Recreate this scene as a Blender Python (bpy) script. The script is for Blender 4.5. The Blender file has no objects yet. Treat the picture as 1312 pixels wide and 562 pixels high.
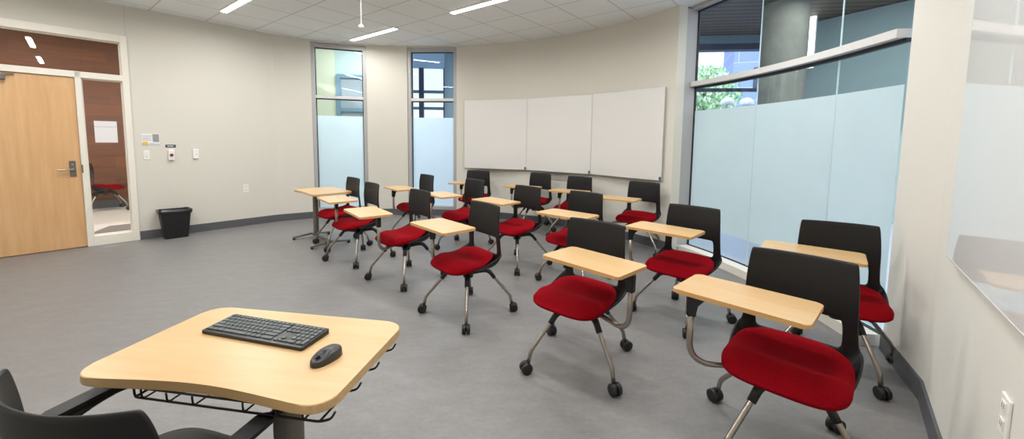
import bpy, bmesh, math, random
from mathutils import Vector, Matrix, Quaternion
random.seed(7)
PI = math.pi
sc = bpy.context.scene
COL = sc.collection
R = math.radians

# ------------------------------------------------------------------ materials
def srgb(r, g, b):
    def f(c):
        c /= 255.0
        return c / 12.92 if c <= 0.04045 else ((c + 0.055) / 1.055) ** 2.4
    return (f(r), f(g), f(b), 1.0)

def newmat(name):
    m = bpy.data.materials.new(name); m.use_nodes = True
    nt = m.node_tree
    return m, nt, nt.nodes['Principled BSDF']

def coords(nt, scale=(1, 1, 1), rot=(0, 0, 0), kind='Object'):
    tc = nt.nodes.new('ShaderNodeTexCoord'); mp = nt.nodes.new('ShaderNodeMapping')
    mp.inputs['Scale'].default_value = scale; mp.inputs['Rotation'].default_value = rot
    nt.links.new(tc.outputs[kind], mp.inputs['Vector'])
    return mp.outputs['Vector']

def noise(nt, vec, scale, detail=4, rough=.55):
    n = nt.nodes.new('ShaderNodeTexNoise')
    n.inputs['Scale'].default_value = scale; n.inputs['Detail'].default_value = detail
    n.inputs['Roughness'].default_value = rough
    nt.links.new(vec, n.inputs['Vector'])
    return n.outputs['Fac']

def ramp(nt, fac, stops):
    r = nt.nodes.new('ShaderNodeValToRGB')
    el = r.color_ramp.elements
    while len(el) < len(stops): el.new(0.5)
    for e, (p, c) in zip(el, stops):
        e.position = p; e.color = c
    nt.links.new(fac, r.inputs['Fac'])
    return r.outputs['Color']

def bump(nt, b, fac, strength, dist=.002):
    n = nt.nodes.new('ShaderNodeBump'); n.inputs['Strength'].default_value = strength
    n.inputs['Distance'].default_value = dist
    nt.links.new(fac, n.inputs['Height']); nt.links.new(n.outputs['Normal'], b.inputs['Normal'])

def sc_col(c, k): return (c[0]*k, c[1]*k, c[2]*k, 1)

def plain(name, col, rough=.5, metal=0, var=.04, scale=30, bmp=0, spec=.5, coat=0):
    m, nt, b = newmat(name)
    v = coords(nt); n = noise(nt, v, scale)
    nt.links.new(ramp(nt, n, [(.3, sc_col(col, 1-var)), (.7, sc_col(col, 1+var))]), b.inputs['Base Color'])
    b.inputs['Roughness'].default_value = rough; b.inputs['Metallic'].default_value = metal
    b.inputs['Specular IOR Level'].default_value = spec
    b.inputs['Coat Weight'].default_value = coat
    if bmp: bump(nt, b, n, bmp)
    return m

def emis(name, col, strength):
    m, nt, b = newmat(name)
    b.inputs['Base Color'].default_value = col
    b.inputs['Emission Color'].default_value = col; b.inputs['Emission Strength'].default_value = strength
    return m

def wood(name, c0, c1, rough=.38, axis='X', scale=1.0):
    m, nt, b = newmat(name)
    s = {'X': (1.2, 14, 14), 'Y': (14, 1.2, 14), 'Z': (9, 9, .8)}[axis]
    v = coords(nt, tuple(k*scale for k in s))
    n = noise(nt, v, 2.2, 6, .6)
    v2 = coords(nt, tuple(k*scale*.35 for k in s)); n2 = noise(nt, v2, 1.3, 3, .5)
    mx = nt.nodes.new('ShaderNodeMath'); mx.operation = 'MULTIPLY_ADD'
    mx.inputs[1].default_value = .55; nt.links.new(n, mx.inputs[0])
    m3 = nt.nodes.new('ShaderNodeMath'); m3.operation = 'MULTIPLY'; m3.inputs[1].default_value = .45
    nt.links.new(n2, m3.inputs[0]); nt.links.new(m3.outputs[0], mx.inputs[2])
    nt.links.new(ramp(nt, mx.outputs[0], [(.32, c1), (.68, c0)]), b.inputs['Base Color'])
    b.inputs['Roughness'].default_value = rough
    return m

M = {}
M['wall'] = plain('painted_wall', srgb(214, 210, 199), .85, var=.012, scale=60, bmp=.03)
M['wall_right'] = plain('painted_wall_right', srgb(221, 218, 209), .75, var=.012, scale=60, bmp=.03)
M['base'] = plain('rubber_baseboard', srgb(88, 88, 92), .5)
M['frame_white'] = plain('painted_frame', srgb(232, 226, 214), .45, var=.01)
M['alu'] = plain('aluminium_frame', srgb(178, 176, 176), .45, metal=.25, var=.02)
M['alu_light'] = plain('aluminium_bar', srgb(212, 211, 209), .4, metal=.1, var=.02)
M['gasket'] = plain('dark_gasket', srgb(28, 34, 42), .5)
M['door'] = wood('maple_door', srgb(226, 184, 135), srgb(205, 158, 108), .38, 'Z')
M['maple'] = wood('maple_laminate', srgb(210, 177, 131), srgb(198, 162, 113), .34, 'X')
M['maple_edge'] = plain('maple_edge', srgb(206, 158, 100), .4)
M['plastic'] = plain('black_polymer', srgb(23, 22, 22), .5, var=.06, scale=200, bmp=.03, spec=.35)
M['plastic_dark'] = plain('black_nylon', srgb(22, 22, 23), .45, var=.06)
M['tube'] = plain('bronze_grey_tube', srgb(160, 151, 142), .28, metal=.85, var=.03)
M['steel'] = plain('brushed_steel', srgb(170, 168, 165), .3, metal=.9, var=.03)
M['column'] = plain('grey_painted_steel', srgb(112, 106, 99), .4, metal=.35, var=.03)
M['wire'] = plain('dark_wire', srgb(40, 27, 26), .4, metal=.3)
M['board'] = plain('gloss_whiteboard', srgb(219, 217, 213), .25, var=.006, coat=.35, spec=.5)
M['board'].node_tree.nodes['Principled BSDF'].inputs['Coat Roughness'].default_value = .02
M['board_glossy'] = plain('glass_whiteboard', srgb(222, 221, 219), .5, var=.006, coat=.8, spec=.2)
_b = M['board_glossy'].node_tree.nodes['Principled BSDF']
_b.inputs['Coat Roughness'].default_value = .0; _b.inputs['Coat IOR'].default_value = 1.5
M['board_edge'] = plain('board_edge', srgb(200, 196, 192), .4)
M['white_plastic'] = plain('white_plastic', srgb(236, 234, 228), .4, var=.01)
M['paper'] = plain('white_paper', srgb(228, 226, 226), .8, var=.01)
M['grey_print'] = plain('grey_print', srgb(150, 150, 152), .7)
M['pale_print'] = plain('pale_grey_print', srgb(196, 196, 202), .7)
M['yellow_print'] = plain('yellow_print', srgb(236, 180, 52), .6)
M['dark_label'] = plain('dark_label', srgb(62, 62, 88), .5)
M['maroon'] = plain('maroon_button', srgb(128, 30, 58), .4)
M['bin'] = plain('black_bin', srgb(20, 20, 21), .5, bmp=.05)
M['bag'] = plain('black_bag', srgb(28, 28, 30), .28, var=.2, scale=40, bmp=.6)
M['light_case'] = plain('light_housing', srgb(235, 235, 232), .4, var=.01)
M['lamp'] = emis('led_diffuser', (1, .985, .97, 1), 9)
M['key'] = plain('dark_key', srgb(82, 88, 88), .45, var=.05)
M['kb'] = plain('keyboard_body', srgb(18, 17, 17), .35)
M['mouse'] = plain('mouse_shell', srgb(44, 45, 46), .38)
M['lcol'] = plain('concrete', srgb(132, 130, 120), .8, var=.16, scale=3, bmp=.1)

def red_fabric():
    m, nt, b = newmat('red_upholstery')
    v = coords(nt, (90, 420, 200)); n = noise(nt, v, 1.0, 3, .6)
    v2 = coords(nt); n2 = noise(nt, v2, 260, 2)
    a = nt.nodes.new('ShaderNodeMath'); a.operation = 'MULTIPLY_ADD'; a.inputs[1].default_value = .6
    nt.links.new(n, a.inputs[0])
    h = nt.nodes.new('ShaderNodeMath'); h.operation = 'MULTIPLY'; h.inputs[1].default_value = .4
    nt.links.new(n2, h.inputs[0]); nt.links.new(h.outputs[0], a.inputs[2])
    nt.links.new(ramp(nt, a.outputs[0], [(.3, srgb(104, 3, 12)), (.7, srgb(150, 10, 24))]), b.inputs['Base Color'])
    b.inputs['Roughness'].default_value = .9
    b.inputs['Specular IOR Level'].default_value = .06
    bump(nt, b, a.outputs[0], .35, .0015)
    return m
M['red'] = red_fabric()

def floor_mat():
    m, nt, b = newmat('grey_linoleum')
    v = coords(nt, (1.0, 2.6, 1), (0, 0, R(-38)), 'Object'); n = noise(nt, v, 5.0, 8, .65)
    v2 = coords(nt); n2 = noise(nt, v2, 38, 6, .7)
    v3 = coords(nt, (2.0, 5.0, 1), (0, 0, R(-55)), 'Object'); n3 = noise(nt, v3, 9.0, 6, .7)
    a = nt.nodes.new('ShaderNodeMath'); a.operation = 'MULTIPLY_ADD'; a.inputs[1].default_value = .4
    nt.links.new(n, a.inputs[0])
    h = nt.nodes.new('ShaderNodeMath'); h.operation = 'MULTIPLY'; h.inputs[1].default_value = .3
    nt.links.new(n2, h.inputs[0]); nt.links.new(h.outputs[0], a.inputs[2])
    a2 = nt.nodes.new('ShaderNodeMath'); a2.operation = 'MULTIPLY_ADD'; a2.inputs[1].default_value = .3
    nt.links.new(n3, a2.inputs[0]); nt.links.new(a.outputs[0], a2.inputs[2])
    nt.links.new(ramp(nt, a2.outputs[0], [(.3, srgb(113, 112, 111)), (.5, srgb(126, 124, 123)), (.7, srgb(139, 137, 135))]), b.inputs['Base Color'])
    b.inputs['Roughness'].default_value = .42; b.inputs['Specular IOR Level'].default_value = .4
    bump(nt, b, a2.outputs[0], .05, .001)
    return m
M['floor'] = floor_mat()
M['ext_floor'] = plain('pale_terrazzo', srgb(196, 200, 214), .35, var=.05, scale=60)
M['corr_floor'] = plain('pale_corridor_floor', srgb(214, 208, 202), .5, var=.04, scale=40)

def ceiling_mat():
    m, nt, b = newmat('ceiling_tiles')
    tc = nt.nodes.new('ShaderNodeTexCoord'); sp = nt.nodes.new('ShaderNodeSeparateXYZ')
    nt.links.new(tc.outputs['Object'], sp.inputs[0])
    fs = []
    for ax in 'XY':
        d = nt.nodes.new('ShaderNodeMath'); d.operation = 'MULTIPLY_ADD'; d.inputs[1].default_value = 1/.61; d.inputs[2].default_value = 100.5
        nt.links.new(sp.outputs[ax], d.inputs[0])
        f = nt.nodes.new('ShaderNodeMath'); f.operation = 'FRACT'; nt.links.new(d.outputs[0], f.inputs[0])
        s = nt.nodes.new('ShaderNodeMath'); s.operation = 'SUBTRACT'; s.inputs[1].default_value = .5; nt.links.new(f.outputs[0], s.inputs[0])
        ab = nt.nodes.new('ShaderNodeMath'); ab.operation = 'ABSOLUTE'; nt.links.new(s.outputs[0], ab.inputs[0])
        lt = nt.nodes.new('ShaderNodeMath'); lt.operation = 'LESS_THAN'; lt.inputs[1].default_value = .013; nt.links.new(ab.outputs[0], lt.inputs[0])
        fs.append(lt.outputs[0])
    mx = nt.nodes.new('ShaderNodeMath'); mx.operation = 'MAXIMUM'
    nt.links.new(fs[0], mx.inputs[0]); nt.links.new(fs[1], mx.inputs[1])
    v = coords(nt); n = noise(nt, v, 160, 4, .7)
    tile = ramp(nt, n, [(.3, srgb(228, 229, 228)), (.7, srgb(238, 239, 238))])
    mix = nt.nodes.new('ShaderNodeMix'); mix.data_type = 'RGBA'
    nt.links.new(mx.outputs[0], mix.inputs['Factor']); nt.links.new(tile, mix.inputs['A'])
    mix.inputs['B'].default_value = srgb(200, 195, 190)
    nt.links.new(mix.outputs['Result'], b.inputs['Base Color'])
    b.inputs['Roughness'].default_value = .9; b.inputs['Specular IOR Level'].default_value = .1
    bump(nt, b, n, .1, .001)
    return m
M['ceiling'] = ceiling_mat()

def schlick(nt, f0, k):
    g = nt.nodes.new('ShaderNodeNewGeometry'); d = nt.nodes.new('ShaderNodeVectorMath'); d.operation = 'DOT_PRODUCT'
    nt.links.new(g.outputs['Normal'], d.inputs[0]); nt.links.new(g.outputs['Incoming'], d.inputs[1])
    def mth(op, a, b=None):
        n = nt.nodes.new('ShaderNodeMath'); n.operation = op
        for i, x in enumerate((a, b)):
            if x is None: continue
            if isinstance(x, (int, float)): n.inputs[i].default_value = x
            else: nt.links.new(x, n.inputs[i])
        return n.outputs[0]
    c = mth('SUBTRACT', 1.0, mth('ABSOLUTE', d.outputs['Value']))
    return mth('MULTIPLY', mth('ADD', mth('MULTIPLY', mth('POWER', c, 5.0), 1-f0), f0), k)

def glass_mat(name, tint=(.93, .97, .97), refl=1.0):
    m, nt, b = newmat(name); nt.nodes.remove(b)
    out = nt.nodes['Material Output']
    t = nt.nodes.new('ShaderNodeBsdfTransparent'); t.inputs['Color'].default_value = (*tint, 1)
    g = nt.nodes.new('ShaderNodeBsdfGlossy'); g.inputs['Roughness'].default_value = .0
    f = schlick(nt, .06, refl)
    mx = nt.nodes.new('ShaderNodeMixShader')
    nt.links.new(f, mx.inputs[0]); nt.links.new(t.outputs[0], mx.inputs[1]); nt.links.new(g.outputs[0], mx.inputs[2])
    nt.links.new(mx.outputs[0], out.inputs['Surface'])
    return m
M['glass'] = glass_mat('clear_glass', (.85, .91, .90), 1.0)
M['glass_door'] = glass_mat('corridor_glass', (.93, .93, .92), 1.3)

def film_mat(name, col, trans):
    m, nt, b = newmat(name); nt.nodes.remove(b)
    out = nt.nodes['Material Output']
    v = coords(nt); n = noise(nt, v, 2.0, 3)
    c = ramp(nt, n, [(.3, sc_col(col, .97)), (.7, sc_col(col, 1.02))])
    d = nt.nodes.new('ShaderNodeBsdfDiffuse'); t = nt.nodes.new('ShaderNodeBsdfTranslucent')
    nt.links.new(c, d.inputs['Color']); nt.links.new(c, t.inputs['Color'])
    mx = nt.nodes.new('ShaderNodeMixShader'); mx.inputs[0].default_value = trans
    nt.links.new(d.outputs[0], mx.inputs[1]); nt.links.new(t.outputs[0], mx.inputs[2])
    g = nt.nodes.new('ShaderNodeBsdfGlossy'); g.inputs['Roughness'].default_value = .04
    f = schlick(nt, .035, .8)
    mg = nt.nodes.new('ShaderNodeMixShader')
    nt.links.new(f, mg.inputs[0]); nt.links.new(mx.outputs[0], mg.inputs[1]); nt.links.new(g.outputs[0], mg.inputs[2])
    nt.links.new(mg.outputs[0], out.inputs['Surface'])
    return m
M['film_side'] = film_mat('frosted_film_blue', (.88, .95, .99, 1), .82)
M['film_big'] = film_mat('frosted_film_green', (.68, .775, .765, 1), .55)

def planks(name, c0, c1, sx, sz):
    m, nt, b = newmat(name)
    v = coords(nt, (sx, sx, sz)); n = noise(nt, v, 1.2, 5, .6)
    br = nt.nodes.new('ShaderNodeTexBrick')
    tc = nt.nodes.new('ShaderNodeTexCoord'); sp = nt.nodes.new('ShaderNodeSeparateXYZ'); cb = nt.nodes.new('ShaderNodeCombineXYZ')
    nt.links.new(tc.outputs['Object'], sp.inputs[0])
    nt.links.new(sp.outputs['X'], cb.inputs['X']); nt.links.new(sp.outputs['Z'], cb.inputs['Y'])
    nt.links.new(cb.outputs[0], br.inputs['Vector'])
    br.inputs['Scale'].default_value = 1; br.inputs['Brick Width'].default_value = 1.2; br.inputs['Row Height'].default_value = .2
    br.inputs['Mortar Size'].default_value = .002
    br.inputs['Color1'].default_value = (.75, .75, .75, 1); br.inputs['Color2'].default_value = (1.15, 1.15, 1.15, 1)
    br.inputs['Mortar'].default_value = (.5, .5, .5, 1)
    mul = nt.nodes.new('ShaderNodeMix'); mul.data_type = 'RGBA'; mul.blend_type = 'MULTIPLY'; mul.inputs['Factor'].default_value = 1
    nt.links.new(ramp(nt, n, [(.3, c1), (.7, c0)]), mul.inputs['A']); nt.links.new(br.outputs['Color'], mul.inputs['B'])
    nt.links.new(mul.outputs['Result'], b.inputs['Base Color'])
    b.inputs['Roughness'].default_value = .5
    return m
M['walnut'] = planks('walnut_panelling', srgb(134, 76, 36), srgb(100, 56, 28), 1.5, 26)

def slats(name, col, dark, axis, pitch):
    m, nt, b = newmat(name)
    tc = nt.nodes.new('ShaderNodeTexCoord'); sp = nt.nodes.new('ShaderNodeSeparateXYZ')
    nt.links.new(tc.outputs['Object'], sp.inputs[0])
    d = nt.nodes.new('ShaderNodeMath'); d.operation = 'MULTIPLY_ADD'; d.inputs[1].default_value = 1/pitch; d.inputs[2].default_value = 500
    nt.links.new(sp.outputs[axis], d.inputs[0])
    f = nt.nodes.new('ShaderNodeMath'); f.operation = 'FRACT'; nt.links.new(d.outputs[0], f.inputs[0])
    nt.links.new(ramp(nt, f.outputs[0], [(.0, col), (.7, col), (.75, dark), (1, dark)]), b.inputs['Base Color'])
    b.inputs['Roughness'].default_value = .6
    return m
M['slat'] = slats('wood_slat_ceiling', srgb(98, 82, 68), srgb(40, 34, 30), 'Y', .22)
M['bluewall'] = plain('blue_grey_wall', srgb(152, 172, 172), .8, var=.03, scale=2)
M['greenwall'] = plain('green_white_wall', srgb(180, 196, 190), .8, var=.02, scale=2)
M['creamwall'] = plain('cream_green_wall', srgb(205, 205, 180), .8, var=.02, scale=2)
M['navy'] = plain('navy_mullion', srgb(48, 62, 92), .5)
M['blueframe'] = plain('blue_grey_frame', srgb(110, 138, 156), .5)
M['darkpane'] = plain('dark_pane', srgb(150, 158, 164), .3)
M['skyceil'] = plain('pale_blue_ceiling', srgb(190, 212, 230), .8, var=.02)
M['pillar_blue'] = plain('blue_grey_pillar', srgb(128, 150, 164), .8, var=.05, scale=3)
M['mat'] = plain('grey_doormat', srgb(120, 112, 110), .95, var=.1, scale=80)

def facade():
    m, nt, b = newmat('blue_facade')
    br = nt.nodes.new('ShaderNodeTexBrick')
    tc = nt.nodes.new('ShaderNodeTexCoord'); sp = nt.nodes.new('ShaderNodeSeparateXYZ'); cb = nt.nodes.new('ShaderNodeCombineXYZ')
    nt.links.new(tc.outputs['Object'], sp.inputs[0])
    nt.links.new(sp.outputs['X'], cb.inputs['X']); nt.links.new(sp.outputs['Z'], cb.inputs['Y'])
    nt.links.new(cb.outputs[0], br.inputs['Vector'])
    br.inputs['Scale'].default_value = 1; br.inputs['Brick Width'].default_value = 1.6; br.inputs['Row Height'].default_value = .55
    br.inputs['Mortar Size'].default_value = .02
    br.inputs['Color1'].default_value = srgb(158, 176, 236); br.inputs['Color2'].default_value = srgb(142, 162, 226)
    br.inputs['Mortar'].default_value = srgb(186, 200, 245)
    nt.links.new(br.outputs['Color'], b.inputs['Base Color']); b.inputs['Roughness'].default_value = .5
    return m
M['facade'] = facade()
def leaf_mat():
    m, nt, b = newmat('glare_pale_leaves')
    v = coords(nt); n = noise(nt, v, 3.0, 4)
    nt.links.new(ramp(nt, n, [(.3, srgb(150, 205, 140)), (.7, srgb(235, 248, 225))]), b.inputs['Base Color'])  # sky glare on the leaves is lightened into their colours
    b.inputs['Roughness'].default_value = .8
    return m
M['leaf'] = leaf_mat()
M['bark'] = plain('tree_bark', srgb(96, 84, 70), .9)

# ------------------------------------------------------------------ mesh helpers
def link(name, me, parent=None, mat=None, smooth=False):
    o = bpy.data.objects.new(name, me); COL.objects.link(o)
    if mat is not None:
        me.materials.clear()
        for mm in (mat if isinstance(mat, (list, tuple)) else [mat]): me.materials.append(M[mm])
    if smooth:
        for p in me.polygons: p.use_smooth = True
    if parent is not None: o.parent = parent
    return o

def obj(name, bm, mat, parent=None, smooth=False):
    bmesh.ops.recalc_face_normals(bm, faces=bm.faces[:])
    me = bpy.data.meshes.new(name); bm.to_mesh(me); bm.free()
    return link(name, me, parent, mat, smooth)

def smooth_angle(o, ang=40):
    me = o.data
    for p in me.polygons: p.use_smooth = True
    bm = bmesh.new(); bm.from_mesh(me)
    for e in bm.edges:
        if len(e.link_faces) == 2 and e.calc_face_angle(0) > R(ang): e.smooth = False
    bm.to_mesh(me); bm.free()
    return o

def empty(name, loc=(0, 0, 0), rz=0, parent=None):
    o = bpy.data.objects.new(name, None); COL.objects.link(o)
    o.location = loc; o.rotation_euler = (0, 0, rz); o.empty_display_size = .1
    if parent is not None: o.parent = parent
    return o

def tag(o, label, cat, group=None):
    o['label'] = label; o['category'] = cat
    if group: o['group'] = group
    return o

def struct(o): o['kind'] = 'structure'; return o

def box(bm, c, s, rz=0, bev=0, seg=2, mi=0):
    n0 = len(bm.faces)
    r = bmesh.ops.create_cube(bm, size=1)
    vs = r['verts']
    for v in vs: v.co = Vector((v.co.x*s[0], v.co.y*s[1], v.co.z*s[2]))
    if bev:
        es = list({e for v in vs for e in v.link_edges})
        g = bmesh.ops.bevel(bm, geom=es, offset=bev, segments=seg, affect='EDGES', profile=.5)
        vs = list({v for f in g['faces'] for v in f.verts} | {v for v in vs if v.is_valid})
    m = Matrix.Translation(c) @ Matrix.Rotation(rz, 4, 'Z')
    bmesh.ops.transform(bm, matrix=m, verts=vs)
    return vs

def cyl(bm, p0, p1, r0, r1=None, n=20, caps=True):
    r1 = r0 if r1 is None else r1
    p0, p1 = Vector(p0), Vector(p1); d = p1-p0
    q = Vector((0, 0, 1)).rotation_difference(d.normalized()).to_matrix().to_4x4()
    r = bmesh.ops.create_cone(bm, cap_ends=caps, segments=n, radius1=r0, radius2=r1, depth=d.length)
    bmesh.ops.transform(bm, matrix=Matrix.Translation((p0+p1)/2) @ q, verts=r['verts'])
    return r['verts']

def lathe(bm, prof, n=24, M4=None):
    rings = []
    for (r, z) in prof:
        rings.append([bm.verts.new((r*math.cos(2*PI*i/n), r*math.sin(2*PI*i/n), z)) for i in range(n)])
    for a, b in zip(rings[:-1], rings[1:]):
        for i in range(n): bm.faces.new((a[i], a[(i+1) % n], b[(i+1) % n], b[i]))
    bm.faces.new(rings[0][::-1]); bm.faces.new(rings[-1])
    vs = [v for r_ in rings for v in r_]
    if M4 is not None: bmesh.ops.transform(bm, matrix=M4, verts=vs)
    return vs

def fillet(pts, rad, seg=6):
    pts = [Vector(p) for p in pts]; out = [pts[0]]
    for i in range(1, len(pts)-1):
        a, b, c = pts[i-1], pts[i], pts[i+1]
        da, dc = (a-b), (c-b)
        r = rad[i-1] if isinstance(rad, (list, tuple)) else rad
        k = min(r, da.length*.49, dc.length*.49)
        p, q = b+da.normalized()*k, b+dc.normalized()*k
        for j in range(seg+1):
            t = j/seg
            out.append((1-t)**2*p + 2*t*(1-t)*b + t*t*q)
    out.append(pts[-1]); return out

def tube(bm, pts, rad, n=10, sx=1.0, sy=1.0, up=(0, 0, 1)):
    """sweep of an ellipse; rad float or list; sx sideways, sy along up"""
    pts = [Vector(p) for p in pts]
    rad = rad if isinstance(rad, (list, tuple)) else [rad]*len(pts)
    T = []
    for i in range(len(pts)):
        a = pts[max(0, i-1)]; b = pts[min(len(pts)-1, i+1)]
        T.append((b-a).normalized())
    u = Vector(up)
    if abs(u.dot(T[0])) > .95: u = Vector((1, 0, 0)) if abs(T[0].x) < .9 else Vector((0, 1, 0))
    rings = []
    for i, p in enumerate(pts):
        if i:
            q = T[i-1].rotation_difference(T[i]); u = q @ u
        s = T[i].cross(u).normalized(); uu = s.cross(T[i]).normalized(); u = uu
        rings.append([bm.verts.new(p + rad[i]*(sx*math.cos(2*PI*k/n)*s + sy*math.sin(2*PI*k/n)*uu)) for k in range(n)])
    for a, b in zip(rings[:-1], rings[1:]):
        for k in range(n): bm.faces.new((a[k], a[(k+1) % n], b[(k+1) % n], b[k]))
    bm.faces.new(rings[0][::-1]); bm.faces.new(rings[-1])

def slab(bm, poly, z0, z1, bev=0, seg=3):
    """extruded polygon with bevelled rims"""
    b = [bm.verts.new((p[0], p[1], z0)) for p in poly]; t = [bm.verts.new((p[0], p[1], z1)) for p in poly]
    n = len(poly)
    f0 = bm.faces.new(b[::-1]); f1 = bm.faces.new(t)
    for i in range(n): bm.faces.new((b[i], b[(i+1) % n], t[(i+1) % n], t[i]))
    if bev:
        es = list({e for f in (f0, f1) for e in f.edges})
        bmesh.ops.bevel(bm, geom=es, offset=bev, segments=seg, affect='EDGES', profile=.5)

def rrect(w, d, r, n=6):
    out = []
    for cx, cy, a0 in ((w/2-r, d/2-r, 0), (-w/2+r, d/2-r, 90), (-w/2+r, -d/2+r, 180), (w/2-r, -d/2+r, 270)):
        for i in range(n+1):
            a = R(a0+90*i/n); out.append((cx+r*math.cos(a), cy+r*math.sin(a)))
    return out

def strip(bm, pts, z0, z1, th, side=1):
    """wall of thickness th following the polyline pts; side=+1 grows to the left of the path"""
    pts = [Vector((p[0], p[1])) for p in pts]; offs = []
    for i in range(len(pts)):
        ds = []
        if i > 0: ds.append((pts[i]-pts[i-1]).normalized())
        if i < len(pts)-1: ds.append((pts[i+1]-pts[i]).normalized())
        nn = Vector((0, 0))
        for d in ds: nn += Vector((-d.y, d.x))
        nn.normalize()
        k = 1/max(.4, nn.dot(Vector((-ds[0].y, ds[0].x))))
        offs.append(pts[i] + nn*th*side*k)
    n = len(pts)
    A = [[bm.verts.new((p.x, p.y, z)) for p in pts] for z in (z0, z1)]
    B = [[bm.verts.new((p.x, p.y, z)) for p in offs] for z in (z0, z1)]
    for i in range(n-1):
        bm.faces.new((A[0][i], A[0][i+1], A[1][i+1], A[1][i])); bm.faces.new((B[0][i+1], B[0][i], B[1][i], B[1][i+1]))
        bm.faces.new((A[1][i], A[1][i+1], B[1][i+1], B[1][i])); bm.faces.new((A[0][i+1], A[0][i], B[0][i], B[0][i+1]))
    bm.faces.new((A[0][0], A[1][0], B[1][0], B[0][0])); bm.faces.new((A[0][-1], B[0][-1], B[1][-1], A[1][-1]))

def sheet(bm, pts, z0, z1):
    A = [[bm.verts.new((p[0], p[1], z)) for p in pts] for z in (z0, z1)]
    for i in range(len(pts)-1): bm.faces.new((A[0][i], A[0][i+1], A[1][i+1], A[1][i]))

def chain(pts, sub=5):
    """Catmull-Rom smoothing of a plan polyline"""
    P = [Vector((p[0], p[1])) for p in pts]; out = []
    for i in range(len(P)-1):
        p0 = P[i-1] if i else 2*P[0]-P[1]; p1, p2 = P[i], P[i+1]
        p3 = P[i+2] if i+2 < len(P) else 2*P[-1]-P[-2]
        for j in range(sub):
            t = j/sub
            out.append(.5*((2*p1)+(-p0+p2)*t+(2*p0-5*p1+4*p2-p3)*t*t+(-p0+3*p1-3*p2+p3)*t**3))
    out.append(P[-1]); return [(p.x, p.y) for p in out]

def baked(o):
    """replace an object's mesh by its modified result"""
    dg = bpy.context.evaluated_depsgraph_get(); dg.update()
    me = bpy.data.meshes.new_from_object(o.evaluated_get(dg))
    o.modifiers.clear(); o.data = me
    return o

# ------------------------------------------------------------------ camera
FX, CY, PITCH, ROLL, CH = 507.868, 224.719, .0869, .0118, 1.3964
cam = bpy.data.cameras.new('camera'); co = bpy.data.objects.new('camera', cam); COL.objects.link(co)
cam.sensor_fit = 'HORIZONTAL'; cam.sensor_width = 36; cam.lens = FX/1312*36
cam.shift_y = -(281-CY)/1312; cam.clip_start = .05; cam.clip_end = 200
cp, sp_ = math.cos(PITCH), math.sin(PITCH)
fw = Vector((0, cp, -sp_)); upv = Vector((0, sp_, cp)); rt = Vector((1, 0, 0))
rr = math.cos(ROLL)*rt + math.sin(ROLL)*upv; uu_ = -math.sin(ROLL)*rt + math.cos(ROLL)*upv
co.matrix_world = Matrix(((rr.x, uu_.x, -fw.x, 0), (rr.y, uu_.y, -fw.y, 0), (rr.z, uu_.z, -fw.z, CH), (0, 0, 0, 1)))
sc.camera = co

# ------------------------------------------------------------------ room shell
HC = 3.0758
E1 = Vector((.648, .762)).normalized()              # long axis of the room
NO = Vector((-E1.y, E1.x))                          # outward normal of the door wall
D0 = Vector((-5.367, 4.921))                        # latch-side bottom corner of the door
def dw(s, off=0.0): p = D0 + E1*s + NO*off; return (p.x, p.y)
W1A, W1B = (-3.473, 6.928), (-2.633, 7.236)
W2A, W2B = (-1.925, 7.326), (-1.018, 7.247)
CORNER = (-3.93, 6.61)
RW = [(2.56, 2.62), (2.264, 2.065), (1.95, 1.69)]
RD = (Vector(RW[2]) - Vector((1.37, .985))).normalized()
REAR_R = Vector(RW[2]) - RD*3.75
REAR_L = D0 + E1*(-1.55)
far_pts = chain([W2B, (-.369, 7.124), (.258, 6.828), (.791, 6.52), (1.25, 6.075), (1.671, 5.60), (2.035, 5.03)], 6)
glass_pts = chain([(2.300, 5.07), (2.44, 4.62), (2.538, 4.177), (2.60, 3.70), (2.617, 3.25), (2.605, 2.93), (2.59, 2.66)], 4)

TH = .14
def wall(name, segs, mat='wall'):
    bm = bmesh.new()
    for pts, z0, z1 in segs: strip(bm, pts, z0, z1, TH, 1)
    return struct(obj(name, bm, mat))
wall('wall_left', [([REAR_L, dw(-.975)], 0, HC), ([dw(-.975), dw(.49)], 2.69, HC), ([dw(.49), CORNER], 0, HC)])
wall('wall_back_left', [([CORNER, W1A], 0, HC), ([W1A, W1B], 3.045, HC), ([W1A, W1B], 0, .10)])
mid = chain([W1B, (-2.28, 7.30), W2A], 5)
wall('wall_back_middle', [(mid, 0, HC), ([W2A, W2B], 3.055, HC), ([W2A, W2B], 0, .10)])
wall('wall_back_right', [(far_pts, 0, HC)])
bm = bmesh.new(); strip(bm, RW + [tuple(REAR_R)], 0, HC, TH, 1)
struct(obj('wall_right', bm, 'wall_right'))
bm = bmesh.new(); strip(bm, [tuple(REAR_R), tuple(REAR_L)], 0, HC, TH, 1)
struct(obj('wall_front', bm, 'wall'))

room = [tuple(REAR_L), CORNER, W1A, W1B, (-2.28, 7.30), W2A, W2B] + far_pts[1:] + [(2.28, 5.10)] + glass_pts[1:] + RW[1:] + [tuple(REAR_R)]
def offset_poly(poly, d):
    c = Vector((-1.6, 3.4)); return [tuple(Vector(p) + (Vector(p)-c).normalized()*d) for p in poly]
bm = bmesh.new(); slab(bm, offset_poly(room, .06), -.05, 0)
struct(obj('floor', bm, 'floor'))
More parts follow.
